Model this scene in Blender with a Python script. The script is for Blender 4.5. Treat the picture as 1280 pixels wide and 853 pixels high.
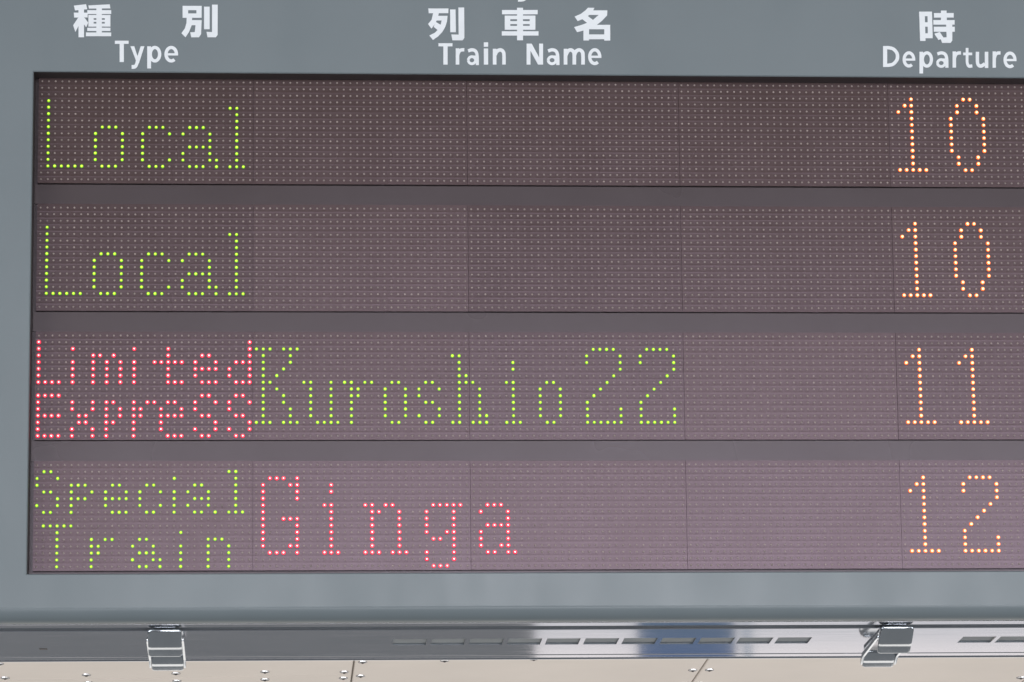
import bpy, math, random
from mathutils import Vector, Matrix, Euler

random.seed(7)
for o in list(bpy.data.objects):
    bpy.data.objects.remove(o)
S = bpy.context.scene
COL = S.collection

# ------------------------------------------------------------------ camera
P = 0.008                                  # LED pitch, metres
FPX = 4500.0                               # focal length in photo pixels (1280 wide)
TILT = math.radians(4.5)                   # the board leans down towards the viewer
# board frame: x right, y into the board, z up, origin at the first LED of the first row
CR = Vector((0.99766444, -0.06738389, -0.01118421))     # camera right
CD = Vector((0.00127336, 0.18205662, -0.98328722))      # camera down
CF = Vector((0.06829387, 0.98097645, 0.18171722))       # camera forward
CC = Vector((33.33825206, -525.21547258, -136.66473293)) * P
RB = Matrix.Rotation(TILT, 3, 'X')
cam_rel = RB @ CC
ORG = Vector((0, 0, 1.6 - cam_rel.z))      # eye height 1.6 m above the floor
def to_world(l): return RB @ l + ORG
cam_loc = to_world(CC)
wr, wd, wf = RB @ CR, RB @ CD, RB @ CF
cam = bpy.data.cameras.new('camera')
cam.sensor_fit = 'HORIZONTAL'; cam.sensor_width = 36.0
cam.lens = 36.0 * FPX / 1280.0
cam.clip_start = 0.05; cam.clip_end = 200
co = bpy.data.objects.new('camera', cam); COL.objects.link(co)
M = Matrix((wr, -wd, -wf)).transposed()
co.matrix_world = Matrix.Translation(cam_loc) @ M.to_4x4()
S.camera = co

def ray(px, py):                            # direction through a photo pixel, board frame
    return (CF + CR * ((px - 640) / FPX) + CD * ((py - 426.5) / FPX))
def on_plane(px, py, yc):                   # point on the board-parallel plane y = yc
    d = ray(px, py); t = (yc - CC.y) / d.y
    return CC + d * t
def wray(px, py): return (RB @ ray(px, py)).normalized()

# ------------------------------------------------------------------ world and lamps
W = bpy.data.worlds.new('World'); S.world = W; W.use_nodes = True
bg = W.node_tree.nodes['Background']
bg.inputs[0].default_value = (0.86, 0.93, 1.0, 1); bg.inputs[1].default_value = 0.10

def area(name, center, facing, sx, sy, color, radiance, up=(0, 0, 1)):
    l = bpy.data.lights.new(name, 'AREA'); l.shape = 'RECTANGLE'
    l.size = sx; l.size_y = sy; l.color = color
    l.energy = radiance * math.pi * sx * sy
    o = bpy.data.objects.new(name, l); COL.objects.link(o)
    o.location = center
    o.rotation_euler = Vector(facing).to_track_quat('-Z', 'Y').to_euler()
    return o
# daylight of the hall entrance behind the viewer: it mirrors in the lower half of the display
area('entrance_daylight', (2.5, -11.5, 1.70), (0, 1, 0.05), 7.2, 3.0, (0.93, 0.94, 1.0), 11.0)
area('hall_fill', (-8.0, -9.5, 3.0), (0.6, 1, -0.05), 7.0, 4.5, (0.90, 0.935, 1.0), 6.7)  # unseen fill lamp added to brighten the frame and lettering
area('hall_fill', (12.5, -9.5, 3.0), (-0.9, 1, -0.05), 7.0, 4.5, (0.92, 0.945, 1.0), 6.7)  # second added fill, kept clear of the display's mirror range
# exits beyond the board, plus added lamps for rail reflections and floor light
def beyond(x0, x1, Y, z0, z1, color, rad, name):
    a = wray(x0, 805); b = wray(x1, 805)
    k = Y - cam_loc.y
    X0 = cam_loc.x + a.x / a.y * k; X1 = cam_loc.x + b.x / b.y * k
    area(name, ((X0 + X1) / 2, Y, (z0 + z1) / 2), (0, -1, 0), X1 - X0, z1 - z0, color, rad)
ZS = 0.99                                             # warm upper light, cooler below it
for a, b in ((668, 797), (919, 929), (940, 1500)):
    beyond(a, b, 8.0, ZS, 1.6, (1.0, 0.90, 0.87), 1.05, 'exit_daylight')
    beyond(a, b, 8.0, 0.1, ZS, (0.93, 0.94, 1.0), 0.52, 'exit_daylight')
beyond(799, 917, 8.2, ZS, 1.6, (0.04, 0.18, 1.0), 0.24, 'rail_tint_lamp')  # added dim blue lamps that put a blue patch in the rail's reflection
beyond(799, 917, 8.2, 0.1, ZS, (0.20, 0.55, 1.0), 0.13, 'rail_tint_lamp')
beyond(930, 939, 8.2, 0.1, 1.6, (0.75, 0.85, 1.0), 0.40, 'rail_tint_lamp')  # added dim lamp for a narrow cool band in the rail's reflection
beyond(-150, 664, 8.2, 0.1, 1.6, (0.95, 0.95, 1.0), 0.085, 'rail_tint_lamp')  # added weak lamp that lifts the dark left part of the rail
area('floor_bounce', (1.0, -1.2, 0.05), (0, 0, 1), 14.0, 5.2, (0.94, 0.97, 1.0), 0.13)  # unseen uplight added to bring the latch faces to mid-grey
area('floor_bounce', (1.0, 5.5, 0.05), (0, 0, 1), 14.0, 8.0, (1.0, 0.95, 0.90), 1.2)  # unseen uplight added to light the ceiling, in place of a lit floor

S.view_settings.view_transform = 'Standard'; S.view_settings.look = 'None'
S.view_settings.exposure = 0.0; S.view_settings.gamma = 1.0
S.render.engine = 'CYCLES'

# ------------------------------------------------------------------ materials
def new_mat(name):
    m = bpy.data.materials.new(name); m.use_nodes = True
    return m, m.node_tree.nodes, m.node_tree.links, m.node_tree.nodes['Principled BSDF']
def coords(N, L, scale=(1, 1, 1)):
    t = N.new('ShaderNodeTexCoord'); mp = N.new('ShaderNodeMapping')
    mp.inputs['Scale'].default_value = scale
    L.new(t.outputs['Object'], mp.inputs['Vector']); return mp.outputs[0]
def noise(N, L, vec, scale, detail=3, rough=0.5):
    n = N.new('ShaderNodeTexNoise'); n.inputs['Scale'].default_value = scale
    n.inputs['Detail'].default_value = detail; n.inputs['Roughness'].default_value = rough
    L.new(vec, n.inputs['Vector']); return n.outputs[0]
def ramp(N, L, fac, c0, c1, p0=0.3, p1=0.7):
    r = N.new('ShaderNodeValToRGB'); e = r.color_ramp.elements
    e[0].position = p0; e[1].position = p1; e[0].color = (*c0, 1); e[1].color = (*c1, 1)
    L.new(fac, r.inputs[0]); return r.outputs[0]
def mapr(N, L, fac, a, b, f0=0.3, f1=0.7):
    r = N.new('ShaderNodeMapRange'); L.new(fac, r.inputs[0])
    r.inputs[1].default_value = f0; r.inputs[2].default_value = f1
    r.inputs[3].default_value = a; r.inputs[4].default_value = b; return r.outputs[0]
def bump(N, L, h, strength, dist, b):
    n = N.new('ShaderNodeBump'); n.inputs['Strength'].default_value = strength
    n.inputs['Distance'].default_value = dist
    L.new(h, n.inputs['Height']); L.new(n.outputs[0], b.inputs['Normal'])

def paint():
    m, N, L, b = new_mat('grey_paint')
    v = coords(N, L)
    n1 = noise(N, L, v, 4.0, 5, 0.6)
    L.new(ramp(N, L, n1, (0.146, 0.172, 0.180), (0.159, 0.186, 0.194)), b.inputs['Base Color'])
    n2 = noise(N, L, coords(N, L, (6, 6, 2.2)), 2.0, 3)
    L.new(mapr(N, L, n2, 0.30, 0.42), b.inputs['Roughness'])
    n3 = noise(N, L, v, 420.0, 2)
    bump(N, L, n3, 0.06, 0.0006, b)
    b.inputs['Specular IOR Level'].default_value = 0.45
    return m
def panel_mat(name, c0, c1, r0, r1, tint, spec):
    m, N, L, b = new_mat(name)
    b.inputs['Specular Tint'].default_value = (*tint, 1); b.inputs['Specular IOR Level'].default_value = spec
    v = coords(N, L)
    n1 = noise(N, L, v, 9.0, 4, 0.6)
    base = ramp(N, L, n1, c0, c1)
    oi = N.new('ShaderNodeObjectInfo')
    hs = N.new('ShaderNodeHueSaturation')
    L.new(mapr(N, L, oi.outputs['Random'], 0.9, 1.1, 0, 1), hs.inputs['Value'])
    L.new(base, hs.inputs['Color']); L.new(hs.outputs[0], b.inputs['Base Color'])
    n2 = noise(N, L, v, 5.0, 3)
    L.new(mapr(N, L, n2, r0, r1), b.inputs['Roughness'])
    n3 = noise(N, L, v, 900.0, 2)
    bump(N, L, n3, 0.12, 0.0004, b)
    return m
def metal(name, col, r0, r1, scale):
    m, N, L, b = new_mat(name)
    v = coords(N, L, scale)
    n1 = noise(N, L, v, 6.0, 4, 0.6)
    b.inputs['Metallic'].default_value = 1.0
    L.new(ramp(N, L, n1, tuple(c * 0.93 for c in col), col), b.inputs['Base Color'])
    L.new(mapr(N, L, n1, r0, r1), b.inputs['Roughness'])
    return m
def plain(name, col, rough, var=0.1, scale=30):
    m, N, L, b = new_mat(name)
    n1 = noise(N, L, coords(N, L), scale, 4, 0.6)
    L.new(ramp(N, L, n1, tuple(c * (1 - var) for c in col), tuple(c * (1 + var) for c in col)), b.inputs['Base Color'])
    b.inputs['Roughness'].default_value = rough
    return m
def led(name, col, strength):
    m, N, L, b = new_mat(name)
    b.inputs['Base Color'].default_value = (*[min(1, c) for c in col], 1)
    b.inputs['Roughness'].default_value = 0.3
    b.inputs['Emission Color'].default_value = (*col, 1)
    n1 = noise(N, L, coords(N, L), 75.0, 1)
    L.new(mapr(N, L, n1, strength * 0.78, strength * 1.15), b.inputs['Emission Strength'])
    return m

MAT = {
    'paint': paint(),
    'panel': panel_mat('led_panel_face', (0.046, 0.028, 0.020), (0.053, 0.033, 0.024), 0.23, 0.30, (1.0, 0.78, 0.95), 0.55),
    'strip': panel_mat('divider_strip_face', (0.042, 0.029, 0.025), (0.048, 0.034, 0.030), 0.25, 0.33, (0.98, 0.89, 1.0), 0.45),
    'dark': plain('dark_recess', (0.05, 0.046, 0.048), 0.6),
    'lens': plain('unlit_led_lens', (0.33, 0.27, 0.24), 0.35, 0.3, 90),
    'rail': metal('polished_rail_metal', (0.70, 0.71, 0.75), 0.06, 0.11, (1.5, 40, 40)),
    'chrome': metal('chromed_latch_metal', (0.62, 0.65, 0.68), 0.17, 0.22, (6, 6, 6)),
    'steel': metal('screw_steel', (0.70, 0.70, 0.71), 0.2, 0.3, (20, 20, 20)),
    'reveal': plain('dark_reveal_face', (0.060, 0.052, 0.052), 0.5),  # inner faces of the opening, darker than the frame
    'slot': plain('vent_grille_grey', (0.22, 0.25, 0.27), 0.6),
    'letter': plain('white_vinyl', (0.75, 0.77, 0.775), 0.45, 0.04),
    'ceiling': plain('ceiling_panel_enamel', (0.63, 0.585, 0.54), 0.45, 0.035, 3),
    'joint': plain('ceiling_joint_shadow_gap', (0.36, 0.33, 0.29), 0.8),
    'g_core': led('green_led_core', (0.68, 1.0, 0.07), 1.12), 'g_rim': led('green_led_rim', (0.20, 0.60, 0.006), 0.62),
    'r_core': led('red_led_core', (1.0, 0.76, 0.72), 1.4), 'r_rim': led('red_led_rim', (1.0, 0.016, 0.060), 0.90),
    'o_core': led('amber_led_core', (1.0, 0.88, 0.40), 1.6), 'o_rim': led('amber_led_rim', (1.0, 0.15, 0.02), 1.0),
}

# ------------------------------------------------------------------ helpers
def mesh(name, verts, faces, mats, fm=None, smooth=False):
    me = bpy.data.meshes.new(name)
    me.from_pydata([tuple(v) for v in verts], [], faces)
    for m in (mats if isinstance(mats, (list, tuple)) else [mats]): me.materials.append(m)
    if fm: me.polygons.foreach_set('material_index', fm)
    if smooth: me.polygons.foreach_set('use_smooth', [True] * len(me.polygons))
    me.update(); return me
def obj(name, me, parent=None, loc=(0, 0, 0), kind=None, label=None):
    o = bpy.data.objects.new(name, me); COL.objects.link(o)
    o.location = loc
    if parent: o.parent = parent
    if kind: o['kind'] = kind
    if label: o['label'] = label
    return o
def box(x0, x1, y0, y1, z0, z1, V, F):
    i = len(V)
    V += [Vector((x, y, z)) for z in (z0, z1) for y in (y0, y1) for x in (x0, x1)]
    F += [(i, i+2, i+3, i+1), (i+4, i+5, i+7, i+6), (i, i+1, i+5, i+4), (i+2, i+6, i+7, i+3), (i, i+4, i+6, i+2), (i+1, i+3, i+7, i+5)]
def extrude_x(profile, x0, x1, V, F, caps=True):        # closed profile [(y,z)]
    i = len(V); n = len(profile)
    V += [Vector((x0, y, z)) for y, z in profile] + [Vector((x1, y, z)) for y, z in profile]
    for k in range(n):
        j = (k + 1) % n; F.append((i+k, i+j, i+n+j, i+n+k))
    if caps: F.append(tuple(range(i+n-1, i-1, -1))); F.append(tuple(range(i+n, i+2*n)))

# ------------------------------------------------------------------ key dimensions (board frame)
NB, RP = 4, 19.31482787                    # four display lines, their spacing in LED pitches
YF = -0.030                                # front of the painted frame; LED panels at y = 0
tl = on_plane(42, 90.3, YF); bl = on_plane(33.5, 717.5, YF); tr = on_plane(1278, 97.3, YF); br = on_plane(1278, 714, YF)
OX0 = (tl.x + bl.x) / 2; OZ1 = (tl.z + tr.z) / 2; OZ0 = (bl.z + br.z) / 2
NPAN = 6
OX1 = (32 * NPAN - 0.5) * P + 0.012
FX0, FX1 = OX0 - 0.26, OX1 + 0.26
FZ1 = OZ1 + 0.26
FZB = (on_plane(300, 758, YF).z + on_plane(1000, 756.5, YF).z) / 2     # end of the flat front
RR = 0.0178                                                              # rounded lower edge
BASE = Vector(((FX0 + FX1) / 2, YF + 0.12, FZB - RR))
def B(v): return Vector(v) - BASE                                        # board frame -> child frame

board = bpy.data.objects.new('departure_board', None); COL.objects.link(board)
board.empty_display_size = 0.2
board.location = to_world(BASE); board.rotation_euler = (TILT, 0, 0)
board['label'] = 'grey framed LED train departure board with green, red and amber dot lettering'
board['category'] = 'departure board'

# ------------------------------------------------------------------ frame
def build_frame():
    V, F = [], []
    ch = 0.0012
    def ring(x0, x1, z0, z1, y): 
        i = len(V); V.extend([B((x0, y, z0)), B((x1, y, z0)), B((x1, y, z1)), B((x0, y, z1))]); return i
    a = ring(FX0, FX1, FZB, FZ1, YF)
    b = ring(OX0 - ch, OX1 + ch, OZ0 - ch, OZ1 + ch, YF)
    c = ring(OX0, OX1, OZ0, OZ1, YF + ch)
    d = ring(OX0, OX1, OZ0, OZ1, 0.012)
    for p, q in ((a, b), (b, c), (c, d)):
        for k in range(4):
            j = (k + 1) % 4; F.append((p+k, p+j, q+j, q+k))
    # rounded bottom edge, turning under until it is level
    n = 12; prev = (a, a + 1)
    end = math.pi / 2 + 0.0
    for s in range(1, n + 1):
        t = end * s / n
        y = YF + RR * (1 - math.cos(t)); z = FZB - RR * math.sin(t)
        i = len(V); V.extend([B((FX0, y, z)), B((FX1, y, z))])
        F.append((prev[0], i, i + 1, prev[1])); prev = (i, i + 1)
    # housing sides, top and back
    yb = YF + 0.268; zb = FZB - RR + 0.006
    i = len(V); V.extend([B((FX0, yb, zb)), B((FX1, yb, zb)), B((FX0, yb, FZ1)), B((FX1, yb, FZ1))])
    F += [(i, i+2, i+3, i+1), (a+3, a+2, i+3, i+2), (a, a+3, i+2, i), (a+1, i+1, i+3, a+2)]
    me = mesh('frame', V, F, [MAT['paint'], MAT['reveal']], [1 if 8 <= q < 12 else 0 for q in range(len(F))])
    sm = [False] * len(F)
    for k in range(12, 12 + n): sm[k] = True
    me.polygons.foreach_set('use_smooth', sm)
    return obj('frame', me, board)
frame = build_frame()

# dark back sheet behind the panels
V, F = [], []
box(OX0 - 0.004, OX1 + 0.004, 0.0085, 0.012, OZ0 - 0.004, OZ1 + 0.004, V, F)
obj('back_sheet', mesh('back_sheet', [B(v) for v in V], F, MAT['strip']), board)

# divider strips between the display lines
ys = 0.0045
def zrow(band, row): return -(band * RP + row) * P
edges = [(OZ1 + 0.0, zrow(0, -0.62))] + [(zrow(b, 15.62), zrow(b + 1, -0.62)) for b in range(NB - 1)]
for k, (z1, z0) in enumerate(edges):
    V, F = [], []
    box(OX0 + 0.0008, OX1 - 0.0008, ys, ys + 0.0035, z0 + 0.0006, z1 - 0.0006, V, F)
    obj('divider_strip', mesh('divider_strip', [B(v) for v in V], F, MAT['strip']), board)

# ------------------------------------------------------------------ LED panels (32 x 16)
def panel_mesh():
    V, F = [], []
    w = 32 * P; g = 0.00035
    prof = []                                        # closed profile (y,z), front = negative y
    hr = 0.000030                                      # low louvre ridge between LED lines
    top, bot = 0.60 * P, -15.60 * P
    prof.append((0.008, top)); prof.append((0.0, top))
    for r in range(16):
        z = -r * P
        if r < 15:
            zz = z - 0.5 * P
            prof += [(0.0, zz + 0.20 * P), (-hr, zz + 0.06 * P), (-hr, zz - 0.06 * P), (0.0, zz - 0.16 * P)]
    prof.append((0.0, bot)); prof.append((0.008, bot))
    n = len(prof); x0, x1 = -0.5 * P + g / 2, 31.5 * P - g / 2
    V += [Vector((x0, y, z)) for y, z in prof] + [Vector((x1, y, z)) for y, z in prof]
    for k in range(n):
        j = (k + 1) % n; F.append((k, n + k, n + j, j))
    F.append(tuple(range(n))); F.append(tuple(range(2*n - 1, n - 1, -1)))
    return mesh('led_panel', V, F, MAT['panel'])
def dome(cx, cz, r, h, V, F, fm, seg, core=None, y0=0.0):
    i = len(V)
    levels = [(r, 0.0), (r * 0.86, h * 0.6), (r * (core or 0.5), h)]
    for rr, hh in levels:
        for k in range(seg):
            a = 2 * math.pi * k / seg
            V.append(Vector((cx + rr * math.cos(a), y0 - hh, cz + rr * math.sin(a))))
    for l in range(2):
        for k in range(seg):
            j = (k + 1) % seg
            F.append((i + l*seg + k, i + l*seg + j, i + (l+1)*seg + j, i + (l+1)*seg + k)); fm.append(1)
    F.append(tuple(i + 2*seg + k for k in range(seg))); fm.append(0)
def dots_mesh():
    V, F, fm = [], [], []
    for r in range(16):
        for c in range(32):
            dome(c * P, -r * P, 0.155 * P, 0.0008, V, F, fm, 7)
    return mesh('unlit_dots', V, F, MAT['lens'], None, True)
PM, DM = panel_mesh(), dots_mesh()
panels = {}
for b in range(NB):
    for k in range(NPAN):
        o = obj('led_panel', PM, board, B((k * 32 * P, random.uniform(-0.0002, 0.0002), zrow(b, 0))))
        o.rotation_euler = (random.uniform(-0.004, 0.004), 0, random.uniform(-0.0015, 0.0015))
        obj('unlit_dots', DM, o, (0, 0, 0), 'stuff')
        panels[b, k] = o

# ------------------------------------------------------------------ lit characters
def G(s):                                            # 'row or rows:cols ...' -> set of (row, col)
    out = set()
    def span(t):
        for q in t.split(','):
            if '-' in q:
                a, z = q.split('-'); yield from range(int(a), int(z) + 1)
            else: yield int(q)
    for tok in s.split():
        r, c = tok.split(':')
        for i in span(r):
            for j in span(c): out.add((i, j))
    return out
ONE = G('2-13:3 3:2 4:1 13:1-5')
ZERO = G('2,13:3,4 3,4,11,12:2,5 5-10:1,6')
TWO = G('2:2-5 3,4:1,6 5:6 6:5 7:4 8:3 9:2 10:1 11,12:1,6 13:1-6')
def shift(g, dc): return {(r, c + dc) for r, c in g}
LOCAL = [('letter L', G('3-13:1 13:1-6')), ('letter o', G('7,13:9-11 8-12:8,12')),
         ('letter c', G('7,13:16-18 8-12:15 8,12:19')),
         ('letter a', G('7:22-24 8:21,25 9:25 10:22-25 11:21,25 12:21,25,26 13:22-24,26')),
         ('letter l', G('4:28,29 5-12:29 13:28-30'))]
LINES = [
    (0, 'g', 'green', LOCAL), (0, 'o', 'amber', [('digit 1', shift(ONE, 128)), ('digit 0', shift(ZERO, 136))]),
    (1, 'g', 'green', LOCAL), (1, 'o', 'amber', [('digit 1', shift(ONE, 128)), ('digit 0', shift(ZERO, 136))]),
    (2, 'r', 'red', [
        ('letter L', G('1-7:0 7:0-3')), ('letter i', G('2:5 4-7:5')), ('letter m', G('3:8,9,11 4-7:8,10,12')),
        ('letter i', G('2:14 4-7:14')), ('letter t', G('2-7:19 4:17-21 7:19-21')),
        ('letter e', G('3:24,25 4:23,26 5:23-26 6:23 7:24-26')), ('letter d', G('1-7:31 4,7:29,30 5,6:28')),
        ('letter E', G('9-15:0 9,12,15:0-3')), ('letter x', G('10,11,14,15:5,8 12,13:6,7')),
        ('letter p', G('10-15:10 10,13:11 11,12:12')), ('letter r', G('10-15:14 11,12:15 10:16,17')),
        ('letter e', G('10:19,20 11:18,21 12:18-21 13,14:18 15:19-21')),
        ('letter s', G('9,12,15:24,25 10:23,26 11:23 13:26 14:23,26')),
        ('letter s', G('9,12,15:29,30 10:28,31 11:28 13:31 14:28,31'))]),
    (2, 'g', 'green', [
        ('letter K', G('2-13:33 2,13:32,34,36-38 3,4:37 5:36 6:35 7:34 8:35 9,10:36 11,12:37')),
        ('letter u', G('7:39,40,43 8-12:40,43 13:41-44')), ('letter r', G('7-13:46 7:45,48,49 8,9:47')),
        ('letter o', G('7,13:52,53 8-12:51,54')), ('letter s', G('7,10,13:57,58 8:56,59 9:56 11:59 12:56,59')),
        ('letter h', G('3-13:62 3:61 6:63 7:63,64 8-12:65 12:66 13:61,64-66')),
        ('letter i', G('4,5:70 7:69 7-13:70 13:69,71')), ('letter o', G('7,13:75,76 8-12:74,77')),
        ('digit 2', shift(TWO, 80)), ('digit 2', shift(TWO, 88))]),
    (2, 'o', 'amber', [('digit 1', shift(ONE, 128)), ('digit 1', shift(ONE, 136))]),
    (3, 'g', 'green', [
        ('letter S', G('1,4,7:1,2 2:0,3 3:0 5:3 6:0,3')), ('letter p', G('3,5:5-7 4:5,8 6,7:5')),
        ('letter e', G('3:11,12 4:10,13 5:10-13 6:10 7:11-13')), ('letter c', G('3,7:16,17 4,6:15,18 5:15')),
        ('letter i', G('2:20 4-7:20')), ('letter a', G('3:23,24 4:22,25 5:23-25 6:22,25 7:23,24,26')),
        ('letter l', G('1:28,29 2-6:29 7:28-30')),
        ('letter T', G('9:1-5 10-15:3')), ('letter r', G('11-15:8 11:10,11 12,13:9')),
        ('letter a', G('11:15,16 12:14,17 13:15-17 14:14,17,18 15:15,16,18')),
        ('letter i', G('10:21 12-15:21')), ('letter n', G('11:25-27 12-15:25,28'))]),
    (3, 'r', 'red', [
        ('letter G', G('2,13:34-36 2:38 3-12:33 3:37,38 4,5:38 8:36-38 9-11:38 12:37,38 13:38')),
        ('letter i', G('3,4:43 6:42 6-13:43 13:42,44')),
        ('letter n', G('6-13:49 6:48,51,52 7:50 7-13:53 13:48,50,52,54')),
        ('letter g', G('6:58-62 7-9:57,61 10:57,60,61 11:58,59,61 12:61 13,14:57,61 15:58-60')),
        ('letter a', G('6:66-68 7:65,69 8:69 9:66-69 10,11:65,69 12:65,68,69 13:66,67,69,70'))]),
    (3, 'o', 'amber', [('digit 1', shift(ONE, 128)), ('digit 2', shift(TWO, 136))]),
]
for band, cc, cname, glyphs in LINES:
    for nm, g in glyphs:
        k = min(c for r, c in g) // 32
        V, F, fm = [], [], []
        for r, c in sorted(g):
            dome((c - 32 * k) * P, -r * P, random.uniform(0.95, 1.05) * {'g': 0.25, 'r': 0.315, 'o': 0.305}[cc] * P, 0.0016, V, F, fm, 9, {'g': 0.58, 'r': 0.43, 'o': 0.57}[cc])
        me = mesh('lit_character', V, F, [MAT[cc + '_core'], MAT[cc + '_rim']], fm, True)
        obj('lit_character', me, panels[band, k], label='%s LED dot %s' % (cname, nm))

# ------------------------------------------------------------------ printed header characters
def smooth_line(pts, n=4):
    if len(pts) < 3: return pts
    out = []
    for k in range(len(pts) - 1):
        p0 = pts[max(k - 1, 0)]; p1 = pts[k]; p2 = pts[k + 1]; p3 = pts[min(k + 2, len(pts) - 1)]
        for q in range(n):
            t = q / n
            out.append(tuple(0.5 * (2*b + (c - a)*t + (2*a - 5*b + 4*c - d)*t*t + (3*b - a - 3*c + d)*t**3) for a, b, c, d in zip(p0, p1, p2, p3)))
    out.append(pts[-1]); return out
def stroke(pts, w, n=4):                             # thick line as a strip of quads
    p = [Vector(q) for q in smooth_line(pts, n)]; L_, R_ = [], []
    for k in range(len(p)):
        d = (p[min(k + 1, len(p) - 1)] - p[max(k - 1, 0)]).normalized()
        nn = Vector((-d.y, d.x)) * (w / 2); L_.append(tuple(p[k] + nn)); R_.append(tuple(p[k] - nn))
    return [[L_[k], L_[k + 1], R_[k + 1], R_[k]] for k in range(len(p) - 1)]
def arc(cx, cy, rx, ry, a0, a1, n=20):
    return [(cx + rx * math.cos(math.radians(a0 + (a1 - a0) * k / n)), cy - ry * math.sin(math.radians(a0 + (a1 - a0) * k / n))) for k in range(n + 1)]
def R4(x0, y0, x1, y1): return [[(x0, y0), (x1, y0), (x1, y1), (x0, y1)]]
# a glyph is a list of layers; a layer is a list of polygons that do not overlap each other
LATIN = {
    'T': [R4(0, 0, 75, 17), R4(26, 10, 49, 115)],
    'y': [[[(0, 0), (26, 0), (58, 84), (42, 92)]], [[(69, 0), (94, 0), (57, 98), (36, 86)]], stroke([(48, 82), (41, 104), (30, 116), (8, 118)], 22)],
    'p': [R4(0, 3, 23, 138), stroke(arc(46, 51, 28, 41, -180, 180, 28), 20, 1)],
    'e': [stroke(arc(41, 51, 31, 41, 2, 308, 24), 20, 1), R4(14, 45, 82, 59)],
    'r': [R4(0, 3, 23, 100), stroke([(12, 46), (22, 22), (36, 13), (55, 12)], 20)],
    'a': [stroke([(8, 16), (32, 9), (54, 16), (65, 40), (67, 100)], 20), stroke(arc(32, 71, 23, 21, -180, 180, 20), 17, 1), R4(34, 43, 60, 57)],
    'i': [R4(0, 0, 27, 27), R4(0, 37, 27, 134)],
    'n': [R4(0, 3, 23, 100), stroke([(12, 44), (26, 19), (48, 10), (65, 21), (70, 44), (70, 100)], 22)],
    'm': [R4(0, 3, 22, 100), stroke([(12, 44), (24, 19), (42, 10), (58, 21), (63, 44), (63, 100)], 22), stroke([(63, 44), (74, 19), (93, 10), (110, 21), (115, 44), (115, 100)], 22)],
    'N': [R4(0, 0, 21, 113), R4(67, 0, 88, 113), [[(0, 0), (27, 0), (88, 113), (61, 113)]]],
    'D': [R4(0, 0, 25, 130), stroke([(14, 11), (36, 11), (62, 19), (82, 42), (87, 65), (82, 88), (62, 111), (36, 119), (14, 119)], 21)],
    't': [stroke([(32, 0), (32, 60), (33, 105), (46, 128), (75, 127)], 23), R4(0, 33, 74, 52)],
    'u': [stroke([(13, 0), (13, 60), (20, 82), (38, 88), (62, 74)], 22), R4(61, 0, 84, 100)],
}
def rects(*r): return [R4(*q) for q in r]
KANJI = {                                            # drawn on a 1024 x 853 sheet, 17.06 units to a photo pixel
    'seed': [[[(125, 125), (385, 95), (412, 202), (150, 228)]], [[(125, 275), (420, 275), (420, 378), (130, 380)]], R4(224, 150, 342, 800),
             [[(215, 385), (262, 385), (245, 520), (158, 688), (110, 545)]], [[(325, 378), (358, 390), (432, 490), (388, 588), (322, 500)]],
             [[(435, 122), (890, 98), (905, 185), (445, 190)]], R4(605, 150, 722, 740), R4(412, 223, 922, 306), R4(435, 328, 548, 575), R4(785, 328, 905, 575),
             R4(436, 327, 904, 396), R4(437, 430, 903, 474), R4(436, 510, 904, 574), R4(411, 599, 906, 668), R4(382, 700, 922, 780)],
    'separate': [R4(140, 130, 260, 385), R4(141, 131, 548, 223), R4(435, 132, 547, 384), R4(142, 292, 546, 386),
             [[(228, 380), (345, 380), (335, 545), (275, 695), (202, 802), (116, 715), (190, 610), (222, 500)]],
             [[(325, 435), (548, 435), (535, 735), (490, 802), (325, 802), (303, 695), (400, 690), (415, 545), (325, 545)]],
             R4(598, 148, 718, 630), [[(768, 105), (890, 105), (888, 750), (850, 802), (672, 802), (650, 685), (768, 690)]]],
    'row': [[[(92, 118), (522, 118), (518, 218), (100, 220)]], [[(195, 215), (318, 215), (290, 330), (240, 440), (158, 548), (86, 450), (160, 360)]],
             [[(260, 275), (502, 275), (490, 400), (450, 520), (390, 620), (300, 715), (190, 790), (113, 695), (230, 635), (290, 575), (350, 480), (375, 375), (240, 375)]],
             [[(250, 405), (358, 468), (330, 560), (285, 575), (205, 510)]], [[(555, 140), (672, 140), (680, 625), (560, 625)]],
             [[(732, 98), (856, 98), (862, 745), (825, 798), (605, 798), (582, 672), (738, 676)]]],
    'car': rects((128, 150, 888, 242), (448, 102, 576, 797), (185, 272, 305, 572), (718, 273, 840, 573), (186, 271, 839, 348), (187, 388, 838, 452), (186, 490, 839, 573), (122, 605, 906, 697)),
    'name': [[[(425, 102), (562, 104), (530, 175), (420, 285), (300, 350), (205, 387), (140, 290), (270, 235), (370, 160)]], [[(470, 158), (838, 158), (834, 256), (400, 256)]],
             [[(660, 250), (838, 200), (832, 268), (720, 385), (600, 480), (400, 570), (195, 624), (128, 515), (300, 465), (430, 415), (540, 355)]],
             [[(300, 345), (412, 272), (545, 372), (520, 445), (410, 428)]], R4(330, 468, 895, 562), R4(328, 500, 448, 802), R4(772, 467, 900, 803), R4(440, 672, 780, 775)],
    'time': [[[(150, 118), (270, 118), (288, 742), (172, 742)]], [[(328, 118), (425, 118), (441, 684), (338, 684)]], R4(151, 117, 425, 215), R4(165, 345, 434, 440), R4(168, 580, 440, 685),
             [[(615, 95), (735, 95), (742, 310), (615, 310)]], R4(466, 148, 888, 245), R4(453, 298, 908, 396), R4(463, 440, 910, 548),
             [[(725, 380), (858, 380), (858, 735), (820, 786), (640, 786), (608, 700), (670, 668), (735, 665)]], [[(473, 590), (592, 553), (682, 690), (560, 722)]]],
}
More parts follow.
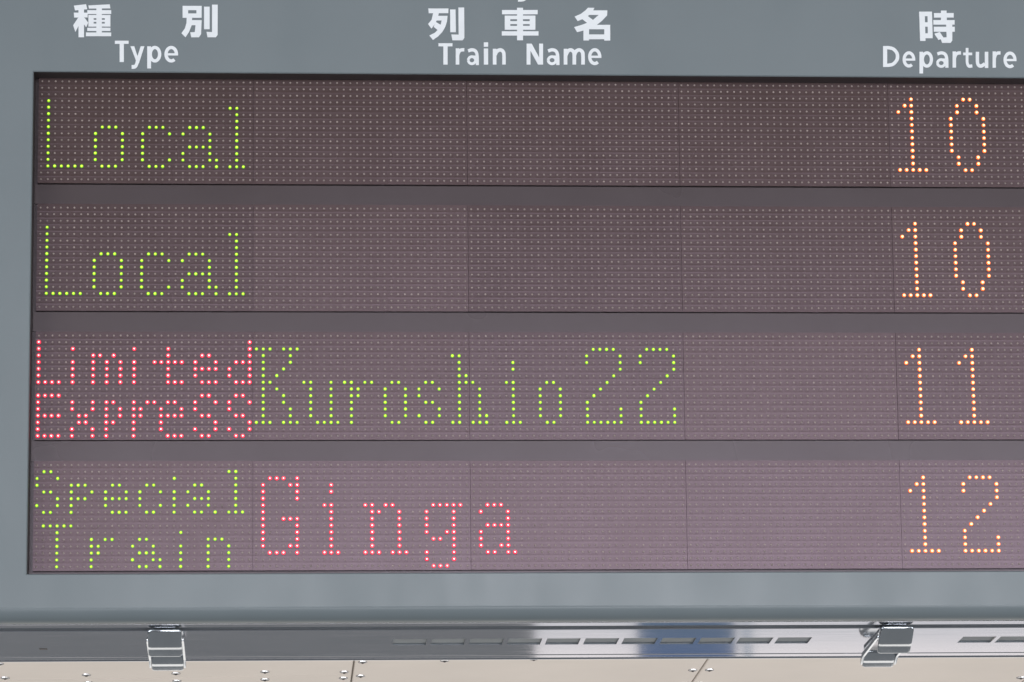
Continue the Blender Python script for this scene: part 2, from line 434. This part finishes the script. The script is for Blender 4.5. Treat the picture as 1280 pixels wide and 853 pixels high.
def header_mesh(layers, place, label):
    V, F = [], []
    for k, layer in enumerate(layers):               # each stroke a hair proud of the one below
        yf = YF - 0.0003 - 0.00003 * k
        for poly in layer:
            ar = sum(a[0] * b[1] - b[0] * a[1] for a, b in zip(poly, poly[1:] + poly[:1]))
            if ar > 0: poly = poly[::-1]
            i = len(V); n = len(poly)
            for q in poly:
                x, z = place(q); V.append(B((x, yf, z)))
            F.append(tuple(range(i, i + n)))
    obj('header_character', mesh('header_character', V, F, MAT['letter']), board, label=label)
def kanji(name, ox, oy, what):
    def place(q):
        p = on_plane(ox + q[0] / 17.06, oy + q[1] / 17.06, YF); return p.x, p.z
    header_mesh(KANJI[name], place, what)
kanji('seed', 85, 0, 'white printed kanji, first of the type heading'); kanji('separate', 220, 0, 'white printed kanji, second of the type heading')
kanji('row', 530, 4, 'white printed kanji, first of the train name heading'); kanji('car', 620, 4, 'white printed kanji, middle of the train name heading')
kanji('name', 710, 4, 'white printed kanji, last of the train name heading'); kanji('time', 1140, 8, 'white printed kanji above the departure heading')
def letter(ch, x0, y0, x1, y1):
    lay = LATIN[ch]; pts = [q for l in lay for poly in l for q in poly]
    ax, bx_ = min(p[0] for p in pts), max(p[0] for p in pts); ay, by = min(p[1] for p in pts), max(p[1] for p in pts)
    def place(q):
        p = on_plane(x0 + (x1 - x0) * (q[0] - ax) / (bx_ - ax), y0 + (y1 - y0) * (q[1] - ay) / (by - ay), YF); return p.x, p.z
    header_mesh(lay, place, 'white printed letter %s' % ch)
def letters(rows, ox, oy, s):
    for ch, x0, y0, x1, y1 in rows: letter(ch, ox + x0 / s, oy + y0 / s, ox + x1 / s, oy + y1 / s)
letters([('T', 370, 298, 470, 453), ('y', 483, 338, 585, 503), ('p', 605, 335, 708, 500), ('e', 730, 335, 830, 457)], 80, 0, 5.818)
letters([('T', 205, 232, 280, 346), ('r', 297, 258, 343, 346), ('a', 357, 258, 421, 349), ('i', 447, 227, 470, 346), ('n', 495, 258, 564, 346),
         ('N', 675, 234, 763, 346), ('a', 783, 258, 851, 349), ('m', 873, 258, 986, 346), ('e', 1003, 258, 1074, 349)], 500, 0, 4.267)
letters([('D', 152, 370, 282, 538), ('e', 308, 412, 410, 543), ('p', 443, 412, 552, 590), ('a', 577, 412, 676, 545), ('r', 708, 412, 775, 543),
         ('t', 793, 385, 868, 545), ('u', 893, 416, 994, 546), ('r', 1028, 412, 1092, 544), ('e', 1115, 414, 1220, 548)], 1080, 0, 6.4)
letter('y', 645, -28, 672, 2.5)

# ------------------------------------------------------------------ bottom rail (level underside)
A = Vector((0, YF + RR, FZB - RR))                  # where the rounded edge turns level
RI = RB.inverted()
def U(x, dep, drop):                                 # world-level offsets under the board -> child frame
    q = RI @ Vector((0, dep, -drop)); return B((x, A.y + q.y, A.z + q.z))
def extr(profile, x0, x1, caps=True):                # profile in (depth, drop), pitches
    V, F = [], []; n = len(profile)
    V += [U(x0, d * P, h * P) for d, h in profile] + [U(x1, d * P, h * P) for d, h in profile]
    for k in range(n):
        j = (k + 1) % n; F.append((k, j, n + j, n + k))
    if caps: F.append(tuple(range(n - 1, -1, -1))); F.append(tuple(range(n, 2 * n)))
    return V, F
def bead(d, h, r, n=6):
    return [(d + r * math.cos(math.pi * k / n), h + r * math.sin(math.pi * k / n)) for k in range(n, -1, -1)]
x0, x1 = FX0 + 0.002, FX1 - 0.002
SD0, SD1 = 13.2, 18.4                                # slot zone, depth in pitches
SH = 0.0
def slot_edges():
    out = []
    for first, pitch, n, ln in ((491, 47.7, 11, 41.5), (1196, 46.4, 11, 41.0)):
        for k in range(n):
            a = first + pitch * k
            out.append((a, a + ln))
    return out
def under_x(px, py, drop):                           # x where a photo ray meets the rail underside
    d = RB @ ray(px, py); w = to_world(A); zt = w.z - drop
    t = (zt - cam_loc.z) / d.z
    return (cam_loc + d * t).x - ORG.x
SL = [(under_x(a, 804, SH * P), under_x(b, 804, SH * P)) for a, b in slot_edges()]
prof = [(-0.1, -0.8)] + bead(0.1, 0.0, 0.09) + [(0.25, 0.0), (2.9, 0.0), (3.0, -0.1), (3.0, -0.8)]
V1, F1 = extr(prof, x0, x1)
prof2 = [(5.95, -0.8), (5.95, -0.08), (6.05, 0.0), (SD0, SH), (SD0, SH - 0.12), (6.2, SH - 0.14), (6.2, -0.8)]
V2, F2 = extr(prof2, x0, x1)
F1 += [tuple(i + len(V1) for i in f) for f in F2]; V1 += V2
prof2 = [(SD1, SH), (27.0, SH)] + bead(27.2, SH, 0.08) + [(27.4, SH), (30.3, SH)] + bead(30.55, SH, 0.17) + [(30.8, SH - 0.1), (30.9, -0.8), (30.7, -0.8), (30.7, SH - 0.12), (SD1, SH - 0.12)]
V2, F2 = extr(prof2, x0, x1)
V, F = list(V1), list(F1)
F += [tuple(i + len(V) for i in f) for f in F2]; V += V2
xs = [x0] + [e for s in SL for e in s] + [x1]
for k in range(0, len(xs), 2):                       # webs between the slots
    Vw, Fw = extr([(SD0, SH), (SD1, SH), (SD1, SH - 0.12), (SD0, SH - 0.12)], xs[k], xs[k + 1])
    F += [tuple(i + len(V) for i in f) for f in Fw[1::2][:0] + [Fw[0], Fw[2], Fw[4], Fw[5]]]; V += Vw
rail = obj('bottom_rail', mesh('bottom_rail', V, F, MAT['rail']), board)
rail['label'] = 'polished metal rail under the board with a row of vent slots'
for a, b in SL:                                      # the tray behind each slot
    Vw, Fw = extr([(SD0 - 2.0, -0.30), (SD1 + 0.03, -0.26), (SD1 + 0.03, -0.13), (SD1 + 0.3, -0.13), (SD1 + 0.3, -0.5), (SD0 - 2.0, -0.5)], a - 0.001, b + 0.001)
    obj('vent_slot', mesh('vent_slot', Vw, Fw, MAT['slot']), rail)
Vw, Fw = extr([(2.9, -0.82), (6.1, -0.82), (6.1, -1.0), (2.9, -1.0)], x0, x1)
obj('groove', mesh('groove', Vw, Fw, MAT['slot']), rail)
Vw, Fw = extr([(19.6, 0.03), (20.9, 0.03), (20.9, -0.05), (19.6, -0.05)], under_x(49, 811, 0), under_x(59, 811, 0))
obj('small_mark', mesh('small_mark', Vw, Fw, MAT['dark']), rail, label='small dark mark on the rail')

# ------------------------------------------------------------------ latches
def rounded(pts, r=0.25, n=4):
    out = []
    m = len(pts)
    for k in range(m):
        p0, p1, p2 = Vector(pts[k - 1]), Vector(pts[k]), Vector(pts[(k + 1) % m])
        a = (p0 - p1); b = (p2 - p1); rr = min(r, a.length * 0.45, b.length * 0.45)
        q0 = p1 + a.normalized() * rr; q2 = p1 + b.normalized() * rr
        for s in range(n + 1):
            t = s / n; out.append(tuple(q0 * (1 - t) ** 2 + p1 * 2 * t * (1 - t) + q2 * t * t))
    return out
def latch_meshes():
    w = 2.45
    def part(name, pts, xa, xb, r=0.3):
        V, F = [], []
        pr = rounded(pts, r); n = len(pr); i = 0
        ins = 0.16                                   # rounded ends: inset caps
        cx = sum(p[0] for p in pr) / n; cz = sum(p[1] for p in pr) / n
        def ringv(x, k): return [U(x * P, (cx + (d - cx) * k) * P, (cz + (h - cz) * k) * P) - U(0, 0, 0) for d, h in pr]
        ins = min(0.42, (xb - xa) * 0.3)
        rings = [ringv(xa, 0.84), ringv(xa + ins * 0.3, 0.95), ringv(xa + ins, 1.0), ringv(xb - ins, 1.0), ringv(xb - ins * 0.3, 0.95), ringv(xb, 0.84)]
        for rg in rings: V.extend(rg)
        for a in range(5):
            for k in range(n):
                j = (k + 1) % n; F.append((a*n + k, a*n + j, (a+1)*n + j, (a+1)*n + k))
        F.append(tuple(range(n - 1, -1, -1))); F.append(tuple(range(5*n, 6*n)))
        me = mesh(name, V, F, MAT['chrome'], None, True)
        me.set_sharp_from_angle(angle=math.radians(40))
        return me
    lever = part('lever', [(2.6, 0.2), (2.75, 0.9), (5.2, 2.55), (5.8, 2.75), (7.2, 3.6), (7.5, 3.4), (6.4, 2.5), (4.4, 0.2)], -w, w, 0.5)
    hook = part('hook', [(18.5, 1.0), (18.7, 1.7), (20.0, 2.5), (20.5, 2.62), (21.5, 3.2), (21.8, 3.0), (20.8, 2.2), (19.6, 1.0)], -w * 0.97, w * 0.97)
    arm = part('link_bar', [(5.0, 1.0), (5.0, 1.6), (19.4, 2.1), (21.2, 2.9), (21.4, 2.3), (19.4, 1.3)], 0, 0.34, 0.15)
    foot = part('foot_plate', [(4.0, SH + 0.02), (4.0, SH + 0.3), (23.0, SH + 0.3), (23.0, SH + 0.02)], -w * 0.8, w * 0.8, 0.1)
    return lever, hook, arm, foot
LM = latch_meshes()
for px, py, lab in ((205.5, 800, 'chromed latch under the green lettering end of the board'), (1120, 800, 'chromed latch beneath the departure column')):
    xx = under_x(px, py, 2.0 * P)
    e = bpy.data.objects.new('latch', LM[0]); COL.objects.link(e)
    # the lever mesh carries the latch
    e.parent = board; e.location = U(xx, 0, 0)
    e['label'] = lab
    obj('hook', LM[1], e); obj('foot_plate', LM[3], e)
    obj('link_bar', LM[2], e, (-2.75 * P, 0, 0)); obj('link_bar', LM[2], e, (2.41 * P, 0, 0))

# ------------------------------------------------------------------ ceiling beyond
HC = 1.60                                            # ceiling above the eye
PW, PD, GAP = 0.577 * HC, 1.126 * HC, 0.0045
# joint seen at photo (441, 835)
d = wray(441.5, 835); t = HC / d.z
cx0, cy0 = (cam_loc + d * t).x, (cam_loc + d * t).y
CZ = cam_loc.z + HC
V, F = [], []
nx0, nx1, ny0, ny1 = -5, 7, -2, 3
box(nx0 * PW, nx1 * PW, (ny0 - 0.56) * PD, (ny1 + 1.12) * PD, 0.014, 0.05, V, F)
ceil = obj('ceiling', mesh('ceiling', V, F, MAT['joint']), None, (cx0, cy0, CZ), 'structure')
ceil.rotation_euler = (0, -math.radians(0.72), 0)
def ceil_panel():
    V, F = [], []
    b = 0.002; x1, y1 = PW - GAP, PD - GAP
    i = 0
    for (e, z) in ((0, 0.012), (0, b), (b, 0.0)):
        V += [Vector((GAP/2 * 0 + e, e, z)), Vector((x1 - e, e, z)), Vector((x1 - e, y1 - e, z)), Vector((e, y1 - e, z))]
    for l in range(2):
        for k in range(4):
            j = (k + 1) % 4; F.append((l*4+k, l*4+j, (l+1)*4+j, (l+1)*4+k))
    F.append((8, 11, 10, 9)[::-1]); F.append((0, 1, 2, 3))
    return mesh('ceiling_panel', V, F, MAT['ceiling'])
CP = ceil_panel()
def screw():
    V, F, fm, n = [], [], [], 12
    lv = [(0.0125, 0.0), (0.0122, -0.0020), (0.0105, -0.0030), (0.0036, -0.0034), (0.0034, -0.0052), (0.0020, -0.0060)]
    for r, z in lv:
        for k in range(n):
            a = 2 * math.pi * k / n; V.append(Vector((r * math.cos(a), r * math.sin(a), z)))
    for l in range(5):
        for k in range(n):
            j = (k + 1) % n; F.append((l*n+k, (l+1)*n+k, (l+1)*n+j, l*n+j)); fm.append(1 if l >= 3 else 0)
    F.append(tuple(range(5*n, 6*n))[::-1]); fm.append(1)
    return mesh('screw', V, F, [MAT['steel'], MAT['dark']], fm, False)
SC = screw()
for ix in range(nx0, nx1):
    off = -0.55 if ix >= 0 else 0.105 / PD
    for iy in range(ny0, ny1 + 1):
        p = obj('ceiling_panel', CP, ceil, (ix * PW + GAP / 2, iy * PD + off * PD, 0))
        e = 0.02
        for k in range(9):
            yy = 0.045 + k * (PD - GAP - 0.09) / 8
            if not -2 <= ix < 3: continue
            for xx in (e, PW - GAP - e):
                obj('screw', SC, p, (xx, yy, 0)) if iy == (0 if ix >= 0 else 0) or (ix < 0 and iy == -1 and k > 6) else None
        if -2 <= ix < 3 and (iy == 0 or (ix < 0 and iy == -1)):
            for xx in (0.25, 0.5, 0.75):
                obj('screw', SC, p, (xx * PW, 0.97 * PD - 0.02, 0))
                obj('screw', SC, p, (xx * PW, 0.045, 0))
                if iy == 0: obj('screw', SC, p, (xx * PW, 0.045 + 4 * (PD - GAP - 0.09) / 8, 0))
